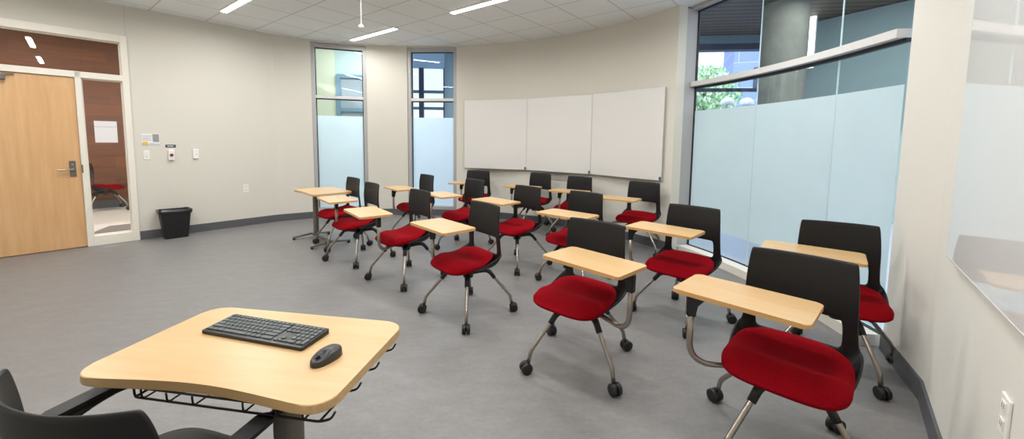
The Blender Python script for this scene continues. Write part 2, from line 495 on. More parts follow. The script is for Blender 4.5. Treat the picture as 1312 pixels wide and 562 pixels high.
# ceiling in its own frame so that the tile grid lines up with the lights
GO = Vector((-.545, 6.717)); GA = -.664
gx = Vector((math.cos(GA), math.sin(GA))); gy = Vector((-math.sin(GA), math.cos(GA)))
def to_grid(p): q = Vector((p[0], p[1])) - GO; return (q.dot(gx), q.dot(gy))
def from_grid(a, b): p = GO + gx*a + gy*b; return (p.x, p.y)
bm = bmesh.new(); slab(bm, [to_grid(p) for p in offset_poly(room, .10)], 0, .06)
ce = struct(obj('ceiling', bm, 'ceiling')); ce.location = (GO.x, GO.y, HC); ce.rotation_euler = (0, 0, GA)

def baseboard(name, pts, mat='base', h=.115, z0=0):
    bm = bmesh.new(); strip(bm, pts, z0, h, .014, -1)
    return struct(obj(name, bm, mat))
baseboard('baseboard_left', [dw(.49), CORNER, W1A])
baseboard('baseboard_back', [W1A, W1B, (-2.28, 7.30), W2A, W2B] + far_pts[1:])
baseboard('baseboard_right', RW + [tuple(REAR_R)])
baseboard('baseboard_front', [tuple(REAR_R), tuple(REAR_L)])
baseboard('baseboard_left_front', [tuple(REAR_L), dw(-.975)])
bm = bmesh.new(); strip(bm, [dw(.482), dw(.490)], 2.69, HC, .004, -1); struct(obj('trim_1', bm, 'board_edge'))

# ------------------------------------------------------------------ door with sidelight and transom
door = struct(empty('door_1', (D0.x, D0.y, 0), math.atan2(E1.y, E1.x)))
def dbox(name, s0, s1, z0, z1, o0, o1, mat, parent=door, bev=.003):
    bm = bmesh.new(); box(bm, ((s0+s1)/2, (o0+o1)/2, (z0+z1)/2), (s1-s0, o1-o0, z1-z0), bev=bev)
    return obj(name, bm, mat, parent)
bm = bmesh.new()
for s0, s1, z0, z1 in ((-.975, -.918, 0, 2.69), (.004, .058, 0, 2.18), (.425, .49, 0, 2.69), (-.918, .425, 2.108, 2.178), (-.918, .425, 2.60, 2.69), (.058, .425, 0, .125)):
    box(bm, ((s0+s1)/2, .04, (z0+z1)/2), (s1-s0, .13, z1-z0), bev=.003)
fr = obj('door_frame', bm, 'frame_white', door)
bm = bmesh.new()                                    # glazing stops
for s0, s1, z0, z1 in ((.058, .070, .125, 2.108), (.413, .425, .125, 2.108), (.058, .425, .125, .137), (.058, .425, 2.096, 2.108), (-.918, .425, 2.178, 2.188), (-.918, .425, 2.59, 2.60), (.415, .425, 2.178, 2.60)):
    box(bm, ((s0+s1)/2, .055, (z0+z1)/2), (s1-s0, .05, z1-z0))
obj('glazing_stop', bm, 'frame_white', fr)
dp = dbox('door_panel', -.914, 0, .008, 2.104, .0, .044, 'door')
lv = dbox('lever_plate', -.098, -.042, .895, 1.09, -.010, .0, 'column', dp, .004)
bm = bmesh.new()
cyl(bm, (-.07, -.01, .985), (-.07, -.045, .985), .011, n=16)
tube(bm, fillet([(-.07, -.045, .985), (-.12, -.05, .985), (-.20, -.046, .982)], .02), .009, n=10)
smooth_angle(obj('lever', bm, 'steel', lv))
bm = bmesh.new(); cyl(bm, (-.07, -.01, 1.045), (-.07, -.016, 1.045), .012, n=16); obj('lock_cylinder', bm, 'steel', lv)
bm = bmesh.new(); box(bm, (-.70, -.03, 2.045), (.36, .055, .06), bev=.006)
cl = obj('door_closer', bm, 'column', dp)
bm = bmesh.new(); box(bm, (-.58, -.035, 2.085), (.25, .02, .012), rz=.12, bev=.003); obj('closer_arm', bm, 'column', cl)
bm = bmesh.new(); box(bm, (.010, -.028, .99), (.014, .006, .10), bev=.002); obj('strike_plate', bm, 'column', fr)
bm = bmesh.new(); sheet(bm, [(.058, .053), (.425, .053)], .125, 2.108); obj('sidelight_glass', bm, 'glass_door', door)
bm = bmesh.new(); sheet(bm, [(-.918, .053), (.425, .053)], 2.178, 2.60); obj('transom_glass', bm, 'glass_door', door)

def on_door_wall(name, s0, s1, z0, z1, depth, mat, bev=.002, off=0.0):
    """thing mounted on the room face of the door wall"""
    p = dw((s0+s1)/2, off)
    t = bpy.data.meshes.new(name); bm = bmesh.new()
    box(bm, (0, -depth/2, 0), (s1-s0, depth, z1-z0), bev=bev)
    o = obj(name, bm, mat); o.location = (p[0], p[1], (z0+z1)/2); o.rotation_euler = (0, 0, math.atan2(E1.y, E1.x))
    return o
def face(name, parent, x0, x1, z0, z1, y, mat, th=.0012):
    bm = bmesh.new(); box(bm, ((x0+x1)/2, y-th/2, (z0+z1)/2), (x1-x0, th, z1-z0)); return obj(name, bm, mat, parent)
n = tag(on_door_wall('paper_notice', .143, .349, 1.315, 1.589, .001, 'paper', 0, .049), 'white paper notice taped to the narrow glass pane beside the door', 'notice')
face('text_line', n, -.1, .1, .062, .066, -.0012, 'grey_print', .0005)
s = tag(on_door_wall('wall_sign', .572, .756, 1.285, 1.437, .006, 'paper'), 'white notice plate with grey and yellow blocks above the light switch', 'sign')
face('grey_panel', s, .02, .086, -.035, .071, -.006, 'grey_print')
face('yellow_panel', s, -.085, -.032, -.074, -.036, -.006, 'yellow_print')
for k, (a, b_, z) in enumerate(((-.082, .01, .045), (-.082, .0, .012), (-.082, .01, -.012), (-.02, .085, -.06))): face('text_line', s, a, b_, z-.007, z+.007, -.006, 'pale_print')
s = tag(on_door_wall('light_switch', .577, .642, 1.088, 1.211, .008, 'white_plastic', .003), 'white light switch plate nearest the door, below the notice plate', 'switch')
face('rocker', s, -.017, .017, -.035, .035, -.008, 'frame_white', .004); face('indicator', s, -.004, .006, -.03, -.022, -.0122, 'grey_print', .001)
s = tag(on_door_wall('sign_plate', .812, .925, 1.248, 1.288, .004, 'dark_label', .001), 'small dark label strip on the wall above the emergency button', 'sign')
face('text_line', s, -.035, .03, -.006, .008, -.004, 'pale_print', .0006)
s = tag(on_door_wall('emergency_button', .835, .902, 1.072, 1.215, .035, 'white_plastic', .006), 'white wall box with a dark red oval button, right of the switch', 'button')
bm = bmesh.new(); cyl(bm, (0, -.034, 0), (0, -.046, 0), .022, .02, 20); bt = obj('push_button', bm, 'maroon', s); 
s = tag(on_door_wall('thermostat', 1.108, 1.177, 1.085, 1.225, .022, 'white_plastic', .006), 'white thermostat box farthest right of the wall controls', 'thermostat')
face('dial_slot', s, .0, .022, -.012, .002, -.022, 'pale_print')
s = tag(on_door_wall('wall_outlet', 1.72, 1.792, .538, .660, .006, 'white_plastic', .003), 'white outlet plate low on the left wall beyond the trash can', 'outlet')
for z in (-.026, .026):
    q = face('socket', s, -.017, .017, z-.015, z+.015, -.006, 'frame_white', .003)
    face('slot', q, -.009, -.005, z-.005, z+.007, -.009, 'base', .0006); face('slot', q, .005, .009, z-.005, z+.007, -.009, 'base', .0006)

# ------------------------------------------------------------------ narrow windows
def side_window(name, A, B, ztop, film, sill=.10):
    A, B = Vector(A), Vector(B); d = (B-A); L = d.length; d.normalize()
    t = struct(empty(name, (A.x, A.y, 0), math.atan2(d.y, d.x)))
    bm = bmesh.new(); fw_ = .06; dep = .10; y0 = .045
    def b(x0, x1, z0, z1, yy=y0, dd=dep): box(bm, ((x0+x1)/2, yy+dd/2-.03, (z0+z1)/2), (x1-x0, dd, z1-z0), bev=.003)
    b(0, fw_, sill, ztop); b(L-fw_, L, sill, ztop); b(fw_, L-fw_, ztop-fw_*1.2, ztop); b(fw_, L-fw_, sill, sill+.07)
    f = obj('window_frame', bm, 'alu', t)
    bm = bmesh.new(); box(bm, (L/2, y0+.02, 2.125), (L-2*fw_, .10, .05), bev=.003); obj('mullion_bar', bm, 'alu_light', t)
    bm = bmesh.new()
    g = .012
    for x0, x1, z0, z1 in ((fw_, fw_+g, sill+.07, ztop-.07), (L-fw_-g, L-fw_, sill+.07, ztop-.07), (fw_, L-fw_, ztop-.085, ztop-.07), (fw_, L-fw_, 2.085, 2.1)):
        box(bm, ((x0+x1)/2, y0+.045, (z0+z1)/2), (x1-x0, .03, z1-z0))
    obj('gasket', bm, 'gasket', f)
    for z0, z1 in ((sill+.07, 2.10), (2.15, ztop-.07)):
        bm = bmesh.new(); sheet(bm, [(fw_, y0+.05), (L-fw_, y0+.05)], z0, z1); obj('glass_pane', bm, 'glass', t)
    bm = bmesh.new(); sheet(bm, [(fw_+.01, y0+.046), (L-fw_-.01, y0+.046)], sill+.07, 1.805); obj('frosted_film', bm, film, t)
    return t
side_window('window_1', W1A, W1B, 3.04, 'film_side')
side_window('window_2', W2A, W2B, 3.052, 'film_side')

# ------------------------------------------------------------------ big curved window
def off_path(pts, d):
    out = []
    for i, p in enumerate(pts):
        a = Vector(pts[max(0, i-1)]); b = Vector(pts[min(len(pts)-1, i+1)]); t = (b-a).normalized()
        out.append(tuple(Vector(p) + Vector((-t.y, t.x))*d))   # left of travel = outwards here is +
    return out
w3 = struct(empty('window_3', (2.45, 3.9, 0)))
INV = Matrix.Translation((-2.45, -3.9, 0))
def w3obj(name, bm, mat, parent=None):
    bmesh.ops.transform(bm, matrix=INV, verts=bm.verts[:]); return obj(name, bm, mat, parent or w3)
ZT = 3.03; ZB = .075
joints = [0, 8, 16, len(glass_pts)-1]
for a, b in zip(joints[:-1], joints[1:]):
    seg = glass_pts[a:b+1]
    v0 = Vector(seg[0]); v1 = Vector(seg[-1]); e = (v1-v0).normalized()*.004
    seg = [tuple(v0+e)] + seg[1:-1] + [tuple(v1-e)]
    for z0, z1 in ((ZB, 2.105), (2.155, ZT)):
        bm = bmesh.new(); sheet(bm, seg, z0, z1); w3obj('glass_pane', bm, 'glass')
    bm = bmesh.new(); sheet(bm, off_path(seg, -.003), .36, 1.80); w3obj('frosted_film', bm, 'film_big')
bm = bmesh.new()
for j in joints[1:-1]:
    p = glass_pts[j]; cyl(bm, (p[0], p[1], ZB), (p[0], p[1], ZT), .006, n=8)
M['joint'] = plain('silicone_joint', srgb(190, 214, 218), .3)
w3obj('glass_joint', bm, 'joint')
bm = bmesh.new()
strip(bm, off_path(glass_pts, -.085), 2.100, 2.157, .105, 1)
w3obj('mullion_bar', bm, 'alu_light')
bm = bmesh.new(); strip(bm, off_path(glass_pts, -.02), 2.072, 2.10, .03, 1); strip(bm, off_path(glass_pts, -.015), ZB-.005, ZB+.015, .03, 1); strip(bm, off_path(glass_pts, -.015), ZT-.02, ZT, .03, 1)
w3obj('gasket', bm, 'gasket')
bm = bmesh.new(); strip(bm, off_path(glass_pts, -.15), 0, .082, .19, 1)
w3obj('sill_curb', bm, 'frame_white')
bm = bmesh.new(); strip(bm, off_path(glass_pts, -.10), ZT, HC, .15, 1)
w3obj('head_rail', bm, 'alu')
# left jamb: plaster return, then an aluminium upright in front of the glass edge
ja, jb = Vector(far_pts[-1]), Vector(glass_pts[0])
bm = bmesh.new(); strip(bm, [tuple(ja), tuple(ja+(jb-ja)*.42)], 0, HC, TH, 1)
strip(bm, [tuple(ja+Vector((.001, .002))), tuple(ja+(jb-ja)*.42)], 0, HC, .02, 1)
struct(w3obj('jamb_return', bm, 'wall'))
bm = bmesh.new(); strip(bm, [tuple(ja+(jb-ja)*.42), tuple(jb+(jb-ja)*.06)], .08, ZT+.02, .09, 1); w3obj('window_frame', bm, 'alu')
bm = bmesh.new(); cyl(bm, (jb.x, jb.y, .09), (jb.x, jb.y, ZT), .016, n=8); w3obj('edge_gasket', bm, 'gasket')

# ------------------------------------------------------------------ whiteboards
def whiteboard(A, B, z0, z1, mat, label, group, off=.02, th=.012, clips=True):
    A, B = Vector(A), Vector(B); d = (B-A).normalized(); L = (B-A).length; nin = Vector((d.y, -d.x))
    m = (A+B)/2 + nin*off
    t = tag(empty('whiteboard', (m.x, m.y, z0), math.atan2(d.y, d.x)), label, 'whiteboard', group)
    bm = bmesh.new(); box(bm, (0, -th/2, (z1-z0)/2), (L-.012, th, z1-z0), bev=.0015)
    obj('writing_surface', bm, mat, t)
    bm = bmesh.new()
    for x in (-L/2+.006, L/2-.006): box(bm, (x, -th/2+.001, (z1-z0)/2), (.004, th+.002, z1-z0))
    box(bm, (0, -th/2, .003), (L-.012, th+.004, .006)); obj('edge_trim', bm, 'board_edge', t)
    if clips:
        bm = bmesh.new(); box(bm, (L/2-.02, -th-.008, .03), (.03, .016, .04), bev=.004); obj('corner_clip', bm, 'base', t)
    return t
G = 'glossy whiteboard panels on the curved wall'
whiteboard((-.850, 7.213), (.262, 6.822), .905, 2.105, 'board', 'leftmost of the three glossy whiteboard panels on the far curved wall', G, off=.046)
whiteboard((.268, 6.822), (1.232, 6.086), .905, 2.108, 'board', 'middle of the three glossy whiteboard panels on the far curved wall', G, off=.044)
whiteboard((1.238, 6.086), (1.978, 5.146), .905, 2.108, 'board', 'rightmost of the three whiteboard panels, next to the big curved window', G, off=.042)
a = Vector((1.968, 1.712)); whiteboard(a, a-RD*2.4, .905, 2.45, 'board_glossy', 'large glossy white glass board on the right wall reflecting the window', None, off=.02, clips=False)
# outlet on the right wall
p = Vector((1.468, 1.102)); q = Vector(RW[2]) + RD*((p-Vector(RW[2])).dot(RD))
n_in = Vector((-RD.y, RD.x))
d_ = -RD
o = empty('wall_outlet', (q.x, q.y, .606), math.atan2(d_.y, d_.x)); tag(o, 'white outlet plate low on the right wall under the glossy board', 'outlet')
bm = bmesh.new(); box(bm, (0, -.004, 0), (.075, .008, .12), bev=.003); obj('cover_plate', bm, 'white_plastic', o)
for z in (-.027, .027):
    q_ = face('socket', o, -.017, .017, z-.016, z+.016, -.008, 'frame_white', .003)
    face('slot', q_, -.009, -.005, z-.005, z+.008, -.011, 'grey_print', .0006); face('slot', q_, .005, .009, z-.005, z+.008, -.011, 'grey_print', .0006)

# ------------------------------------------------------------------ ceiling lights
def inside(p, poly):
    c = False; x, y = p
    for i in range(len(poly)):
        x1, y1 = poly[i]; x2, y2 = poly[i-1]
        if (y1 > y) != (y2 > y) and x < (x2-x1)*(y-y1)/(y2-y1)+x1: c = not c
    return c
T = .61
def light_labels(row, k):
    return {(-2, -3): 'linear ceiling light nearest the two narrow windows, fully in view', (-2, 1): 'linear ceiling light above the far rows, running out of the top edge',
            (-5, -3): 'linear ceiling light over the left wall side, cut by the top edge'}.get((row, k))
first = None
for row in (-2, -5, -8, -11):
    for k in (-7, -3, 1, 5, 9):
        ends = [from_grid(k*T, row*T), from_grid((k+2)*T, row*T)]
        if not all(inside(e, room) for e in ends): continue
        c = from_grid((k+1)*T, row*T)
        lb = light_labels(row, k) or 'linear white ceiling light outside the picture, lighting the front half of the room'
        t = tag(empty('ceiling_light', (c[0], c[1], HC), GA), lb, 'ceiling light', 'linear ceiling lights')
        if first is None:
            bm = bmesh.new(); box(bm, (0, 0, -.008), (2*T, .085, .018), bev=.002); h = obj('light_housing', bm, 'light_case', t)
            bm = bmesh.new(); box(bm, (0, 0, -.018), (2*T-.012, .072, .008)); d = obj('diffuser', bm, 'lamp', t)
            first = (h, d)
        else:
            for x in first:
                y = x.copy(); COL.objects.link(y); y.parent = t
        la = bpy.data.lights.new('led_lamp', 'AREA'); la.shape = 'RECTANGLE'; la.size = 2*T-.05; la.size_y = .07
        la.energy = 17 if (row, k) == (-2, -3) else 27; la.color = (1, .992, .98); la.spread = R(172)
        lo = bpy.data.objects.new('led_lamp', la); COL.objects.link(lo); lo.location = (c[0], c[1], HC-.03); lo.rotation_euler = (0, 0, GA)
# hanging microphone and ceiling sensor
mz = 2.60
mx, my = -1.645, 4.40
t = tag(empty('hanging_microphone', (mx, my, HC)), 'thin white rod with a small capsule hanging from the ceiling', 'microphone')
bm = bmesh.new(); cyl(bm, (0, 0, 0), (0, 0, mz-HC+.03), .006, n=10); obj('rod', bm, 'white_plastic', t)
bm = bmesh.new(); lathe(bm, [(.008, .035), (.016, .03), (.030, .012), (.032, 0), (.02, -.012)], 16, Matrix.Translation((0, 0, mz-HC))); smooth_angle(obj('capsule', bm, 'white_plastic', t))
bm = bmesh.new(); lathe(bm, [(.04, 0), (.04, -.012), (.03, -.018)], 16); obj('ceiling_cup', bm, 'white_plastic', t)
sx_, sy_ = from_grid(-.62*T*1.0, -1.3*T)
bm = bmesh.new(); lathe(bm, [(.055, 0), (.055, -.015), (.04, -.03), (.01, -.034)], 20)
o = obj('ceiling_sensor', bm, 'white_plastic'); o.location = (sx_, sy_, HC); tag(o, 'small round white sensor on the ceiling beside the far linear light', 'sensor')

# ------------------------------------------------------------------ student chair
def shell_mesh(name, rows, nu, opening, thick=.012, sub=1):
    """rows: (x, z, half width, wrap forward at edge, lift at edge); opening=(row0,row1,umax)"""
    bm = bmesh.new(); G_ = []
    for (x, z, hw, wrap, lift) in rows:
        ring = []
        for i in range(nu):
            t_ = -1+2*i/(nu-1); u = math.copysign(1-(1-abs(t_))**1.5, t_); a = abs(u)
            ring.append(bm.verts.new((x+wrap*a**2.2, hw*u, z+lift*a**7)))
        G_.append(ring)
    for r_ in range(len(rows)-1):
        for i in range(nu-1):
            uc = 1-(1-abs(-1+2*(i+.5)/(nu-1)))**1.5
            if opening and opening[0] <= r_ < opening[1] and uc < opening[2]: continue
            bm.faces.new((G_[r_][i], G_[r_][i+1], G_[r_+1][i+1], G_[r_+1][i]))
    loose = [v for v in bm.verts if not v.link_faces]
    bmesh.ops.delete(bm, geom=loose, context='VERTS')
    o = obj(name, bm, 'plastic')
    s_ = o.modifiers.new('s', 'SOLIDIFY'); s_.thickness = thick; s_.offset = 0
    b_ = o.modifiers.new('b', 'SUBSURF'); b_.levels = sub; b_.render_levels = sub
    baked(o)
    for p_ in o.data.polygons: p_.use_smooth = True
    return o

def interp(x, tbl):
    for (x0, y0), (x1, y1) in zip(tbl[:-1], tbl[1:]):
        if x <= x1:
            t = max(0, (x-x0)/(x1-x0)); t = t*t*(3-2*t); return y0+(y1-y0)*t
    return tbl[-1][1]
TOPZ = [(-.18, .506), (-.13, .500), (.035, .4575), (.135, .470), (.20, .462), (.275, .432)]
BOTZ = [(-.18, .480), (-.10, .472), (.03, .438), (.12, .416), (.28, .408)]
def cushion_mesh(name, ax, by, cx, mat, dz=0.0, tilt=1.0):
    bm = bmesh.new(); n = 56; rings = []
    def outline(t, s):
        c, s_ = math.cos(t), math.sin(t); e = .52 if c > 0 else .72
        x = ax*math.copysign(abs(c)**e, c)*s; y = by*math.copysign(abs(s_)**(.56 if c > 0 else .62), s_)*s
        return cx+x, y*(1-.12*max(0, -x/ax)**2)
    def top(x, y):
        z = interp(x, TOPZ)
        z += .010*(abs(y)/by)**2*max(0, 1-abs(x-.02)/.14)
        return dz + .46 + (z-.46)*tilt
    def bot(x): return dz + .43 + (interp(x, BOTZ)-.43)*tilt
    for s in (.12, .3, .48, .64, .78, .88, .95, .985, 1.0):
        ring = []
        for k in range(n):
            x, y = outline(2*PI*k/n, s)
            t = max(0, (s-.78)/.22)**3
            zt = top(x, y); ring.append(bm.verts.new((x, y, zt+(max(bot(x)+.008, zt-.030)-zt)*t)))
        rings.append(ring)
    for s, d in ((.995, 0), (.96, -.010), (.80, -.012)):
        ring = []
        for k in range(n):
            x, y = outline(2*PI*k/n, s)
            ring.append(bm.verts.new((x, y, bot(x)+d)))
        rings.append(ring)
    for a, b in zip(rings[:-1], rings[1:]):
        for k in range(n): bm.faces.new((a[k], a[(k+1) % n], b[(k+1) % n], b[k]))
    bm.faces.new(rings[0][::-1]); bm.faces.new(rings[-1])
    return obj(name, bm, mat, smooth=True)

ROWS_SEAT = [(.20, .408, .170, 0, .002), (.15, .406, .205, 0, .006), (.08, .400, .228, 0, .020), (0, .394, .240, 0, .048), (-.07, .391, .246, 0, .074), (-.125, .394, .246, .004, .092)]
def make_shell(parent, top=.885, hwt=.205):
    rows = ROWS_SEAT + [(-.163, .425, .241, .010, .072), (-.173, .492, .227, .014, .014), (-.170, .560, .223, .016, 0), (-.170, .622, .220, .020, 0), (-.169, .655, .219, .024, 0),
            (-.170, .72, .217, .028, 0), (-.176, .80, .212, .028, 0), (-.184, .865, .206, .026, 0), (-.187, top, hwt-.004, .025, -.002)]
    o = shell_mesh('seat_shell', rows, 21, (7, 9, .75))
    o.parent = parent
    return o

def leg_meshes():
    bm = bmesh.new()
    tube(bm, fillet([(.165, 0, .335), (.20, 0, .302), (.342, 0, .135), (.358, 0, .060)], [.03, .022]), .0125, n=10)
    me = bpy.data.meshes.new('leg'); bmesh.ops.recalc_face_normals(bm, faces=bm.faces[:]); bm.to_mesh(me); bm.free()
    bm = bmesh.new()
    P = fillet([(.02, 0, .338), (.11, 0, .352), (.165, 0, .345), (.212, 0, .283)], [.04, .04], 5)
    rad = [.030 - .011*i/(len(P)-1) for i in range(len(P))]
    tube(bm, P, rad, n=12, sx=1.0, sy=.85)
    mb = bpy.data.meshes.new('leg_bracket'); bmesh.ops.recalc_face_normals(bm, faces=bm.faces[:]); bm.to_mesh(mb); bm.free()
    bm = bmesh.new()
    cyl(bm, (.360, 0, .075), (.360, 0, .040), .009, n=10)
    for y in (-.0165, .0165):
        Mx = Matrix.Translation((.372, y, .034)) @ Matrix.Rotation(PI/2, 4, 'X')
        lathe(bm, [(.012, -.0125), (.030, -.0125), (.034, -.009), (.034, .009), (.030, .0125), (.012, .0125)], 18, Mx)
    Mx = Matrix.Translation((.366, 0, .040)) @ Matrix.Rotation(PI/2, 4, 'X')
    lathe(bm, [(.005, -.008), (.026, -.008), (.026, .008), (.005, .008)], 14, Mx)
    mc = bpy.data.meshes.new('caster'); bmesh.ops.recalc_face_normals(bm, faces=bm.faces[:]); bm.to_mesh(mc); bm.free()
    for m_, k in ((me, 'tube'), (mb, 'plastic_dark'), (mc, 'plastic_dark')):
        m_.materials.append(M[k])
        for p_ in m_.polygons: p_.use_smooth = True
    return me, mb, mc
LEG, BRK, CAS = leg_meshes()

TAB_W, TAB_D, TAB_Z = .53, .303, .72
def tablet_mesh():
    bm = bmesh.new(); slab(bm, rrect(TAB_W, TAB_D, .028), -.020, 0, .004, 3)
    me = bpy.data.meshes.new('writing_tablet'); bmesh.ops.recalc_face_normals(bm, faces=bm.faces[:])
    for f in bm.faces:
        if f.normal.z < .5: f.material_index = 1
    bm.to_mesh(me); bm.free()
    me.materials.append(M['maple']); me.materials.append(M['maple_edge']); return me
TABLET = tablet_mesh()

proto = {}
def build_proto():
    tmp = empty('prototype')
    proto['shell'] = make_shell(tmp)
    proto['cushion'] = cushion_mesh('seat_cushion', .222, .232, .052, 'red'); proto['cushion'].parent = tmp
    bm = bmesh.new(); cyl(bm, (0, 0, .295), (0, 0, .385), .040, .046, 24); box(bm, (.0, 0, .384), (.22, .20, .026), bev=.008); lathe(bm, [(.05, .325), (.055, .335), (.055, .362), (.045, .37)], 24)
    proto['hub'] = smooth_angle(obj('swivel_hub', bm, 'plastic_dark', tmp)); 
    return tmp
TMP = build_proto()

def add_copy(src, parent):
    y = src.copy(); COL.objects.link(y); y.parent = parent; return y

def base_legs(root, rel):
    for k in range(4):
        lg = bpy.data.objects.new('leg', LEG); COL.objects.link(lg); lg.parent = root; lg.rotation_euler = (0, 0, rel + k*PI/2)
        for nm, me in (('leg_bracket', BRK), ('caster', CAS)):
            c_ = bpy.data.objects.new(nm, me); COL.objects.link(c_); c_.parent = lg

def chair(loc, face_deg, base_deg, label, tab=None, group='red-seated tablet-arm chairs'):
    """tab = (centre x, centre y, yaw deg, post u, post v): u along the tablet's long side, v across, metres from its centre"""
    a = R(face_deg)
    root = tag(empty('tablet_arm_chair' if tab else 'side_chair', (loc[0], loc[1], 0), a), label, 'chair', group)
    for k in ('shell', 'cushion', 'hub'): add_copy(proto[k], root)
    base_legs(root, R(base_deg)-a)
    if tab:
        tx, ty, yaw, pu, pv = tab
        Ri = Matrix.Rotation(-a, 2)
        def loc2(x, y): v = Ri @ Vector((x-loc[0], y-loc[1])); return v
        c = loc2(tx, ty); ya = R(yaw)-a
        tb = bpy.data.objects.new('writing_tablet', TABLET); COL.objects.link(tb); tb.parent = root
        tb.location = (c.x, c.y, TAB_Z); tb.rotation_euler = (0, 0, ya)
        e = Vector((math.cos(ya), math.sin(ya))); f = Vector((-e.y, e.x))
        p = c + e*pu + f*pv
        st = p.normalized()*.03
        bm = bmesh.new()
        tube(bm, fillet([(st.x, st.y, .385), (p.x, p.y, .375), (p.x, p.y, .645)], .11, 9), .0145, n=12)
        arm = obj('tablet_arm', bm, 'tube', root, smooth=True)
        bm = bmesh.new()                              # black gusset from the tube to the underside of the tablet
        d = (c-p); d = d.normalized() if d.length > .02 else -e
        s_ = Vector((-d.y, d.x))*.017
        L_ = min(.15, max(.06, (c-p).length))
        prof = [(-.020, .60), (.020, .60), (.022, .655), (.05, .685), (L_, .692), (L_, .6995), (-.022, .6995)]
        A = [bm.verts.new((p.x+d.x*q+s_.x, p.y+d.y*q+s_.y, z)) for q, z in prof]
        B = [bm.verts.new((p.x+d.x*q-s_.x, p.y+d.y*q-s_.y, z)) for q, z in prof]
        bm.faces.new(A); bm.faces.new(B[::-1])
        for i in range(len(prof)): bm.faces.new((A[i], A[(i+1) % len(prof)], B[(i+1) % len(prof)], B[i]))
        bmesh.ops.bevel(bm, geom=bm.edges[:], offset=.004, segments=2, affect='EDGES')
        obj('arm_bracket', bm, 'plastic_dark', arm)
    return root

hw_, hd_ = TAB_W/2, TAB_D/2
CH_ = [
 # hub, facing, base angle, label, tablet(x, y, yaw, post u, post v)
 ((1.247, 1.70), -134, 20, 'red-seated chair closest to the camera at the right, tablet overlapping its backrest', (1.048, 1.723, -46, -.185, -.115)),
 ((2.088, 2.452), -121, 86, 'red-seated chair squeezed against the right wall beside the big window', (1.92, 2.486, -39, -.20, -.10)),
 ((.442, 2.428), -132.6, 22.5, 'red-seated chair in the front row centre, whole base visible, tablet post on the right', (.471, 2.237, -47, .248, .0)),
 ((-.346, 3.14), -141, 4, 'red-seated chair left of the front centre chair, all four of its casters visible', (-.557, 3.132, -48, -.06, -.05)),
 ((1.375, 3.10), -136, 74, 'red-seated chair in front of the left end of the big window', (1.214, 3.101, -45, -.235, -.09)),
 ((-1.06, 3.93), -138, 11, 'red-seated chair whose tablet post bends down across the front of its seat, mid left', (-1.357, 3.694, -52, .20, .03)),
 ((-1.775, 4.555), -139, 15, 'red-seated chair directly in front of the grey pedestal table', (-1.994, 4.472, -50, -.02, .0)),
 ((-2.24, 5.17), -136, 85, 'red-seated chair without a tablet behind the grey pedestal table', None),
 ((-1.385, 5.76), -140, 20, 'red-seated chair in front of the second narrow window, its post curving at the left', (-1.579, 5.577, -52, .02, -.11)),
 ((-.61, 5.13), -138, 25, 'red-seated chair just in front of the one below the left whiteboard edge', (-.872, 4.957, -54, -.10, -.11)),
 ((-.625, 6.645), -106, 30, 'red-seated chair below the left edge of the whiteboards, turned toward the camera', (-.742, 6.383, -7, -.09, .04)),
 ((.065, 4.41), -137, 0, 'red-seated chair in the middle of the group, its swivel base visible between neighbours', (-.181, 4.476, -45, -.16, .06)),
 ((.361, 6.282), -130.4, 52, 'red-seated chair below the joint of the left and middle whiteboards', (.157, 5.923, -31, -.15, -.06)),
 ((.647, 3.937), -136.5, 5, 'red-seated chair just behind the front centre chair, partly hidden by it', (.526, 3.704, -42, .20, .05)),
 ((.905, 5.752), -130.8, 8, 'red-seated chair under the middle whiteboard near its right joint', (.8, 5.477, -33, -.15, .0)),
 ((1.63, 5.04), -130, 20, 'red-seated chair below the right whiteboard, left of the big window frame', (1.285, 4.81, -36, -.23, .04)),
]
for h, fdeg, bdeg, lab, tb in CH_: chair(h, fdeg, bdeg, lab, tb)
# chair seen through the sidelight, in the corridor
chair((-7.68, 7.42), 42, 10, 'red-seated chair out in the corridor, seen through the glass beside the door', None, 'red-seated tablet-arm chairs')
for k in list(proto.values()): bpy.data.objects.remove(k)
bpy.data.objects.remove(TMP)

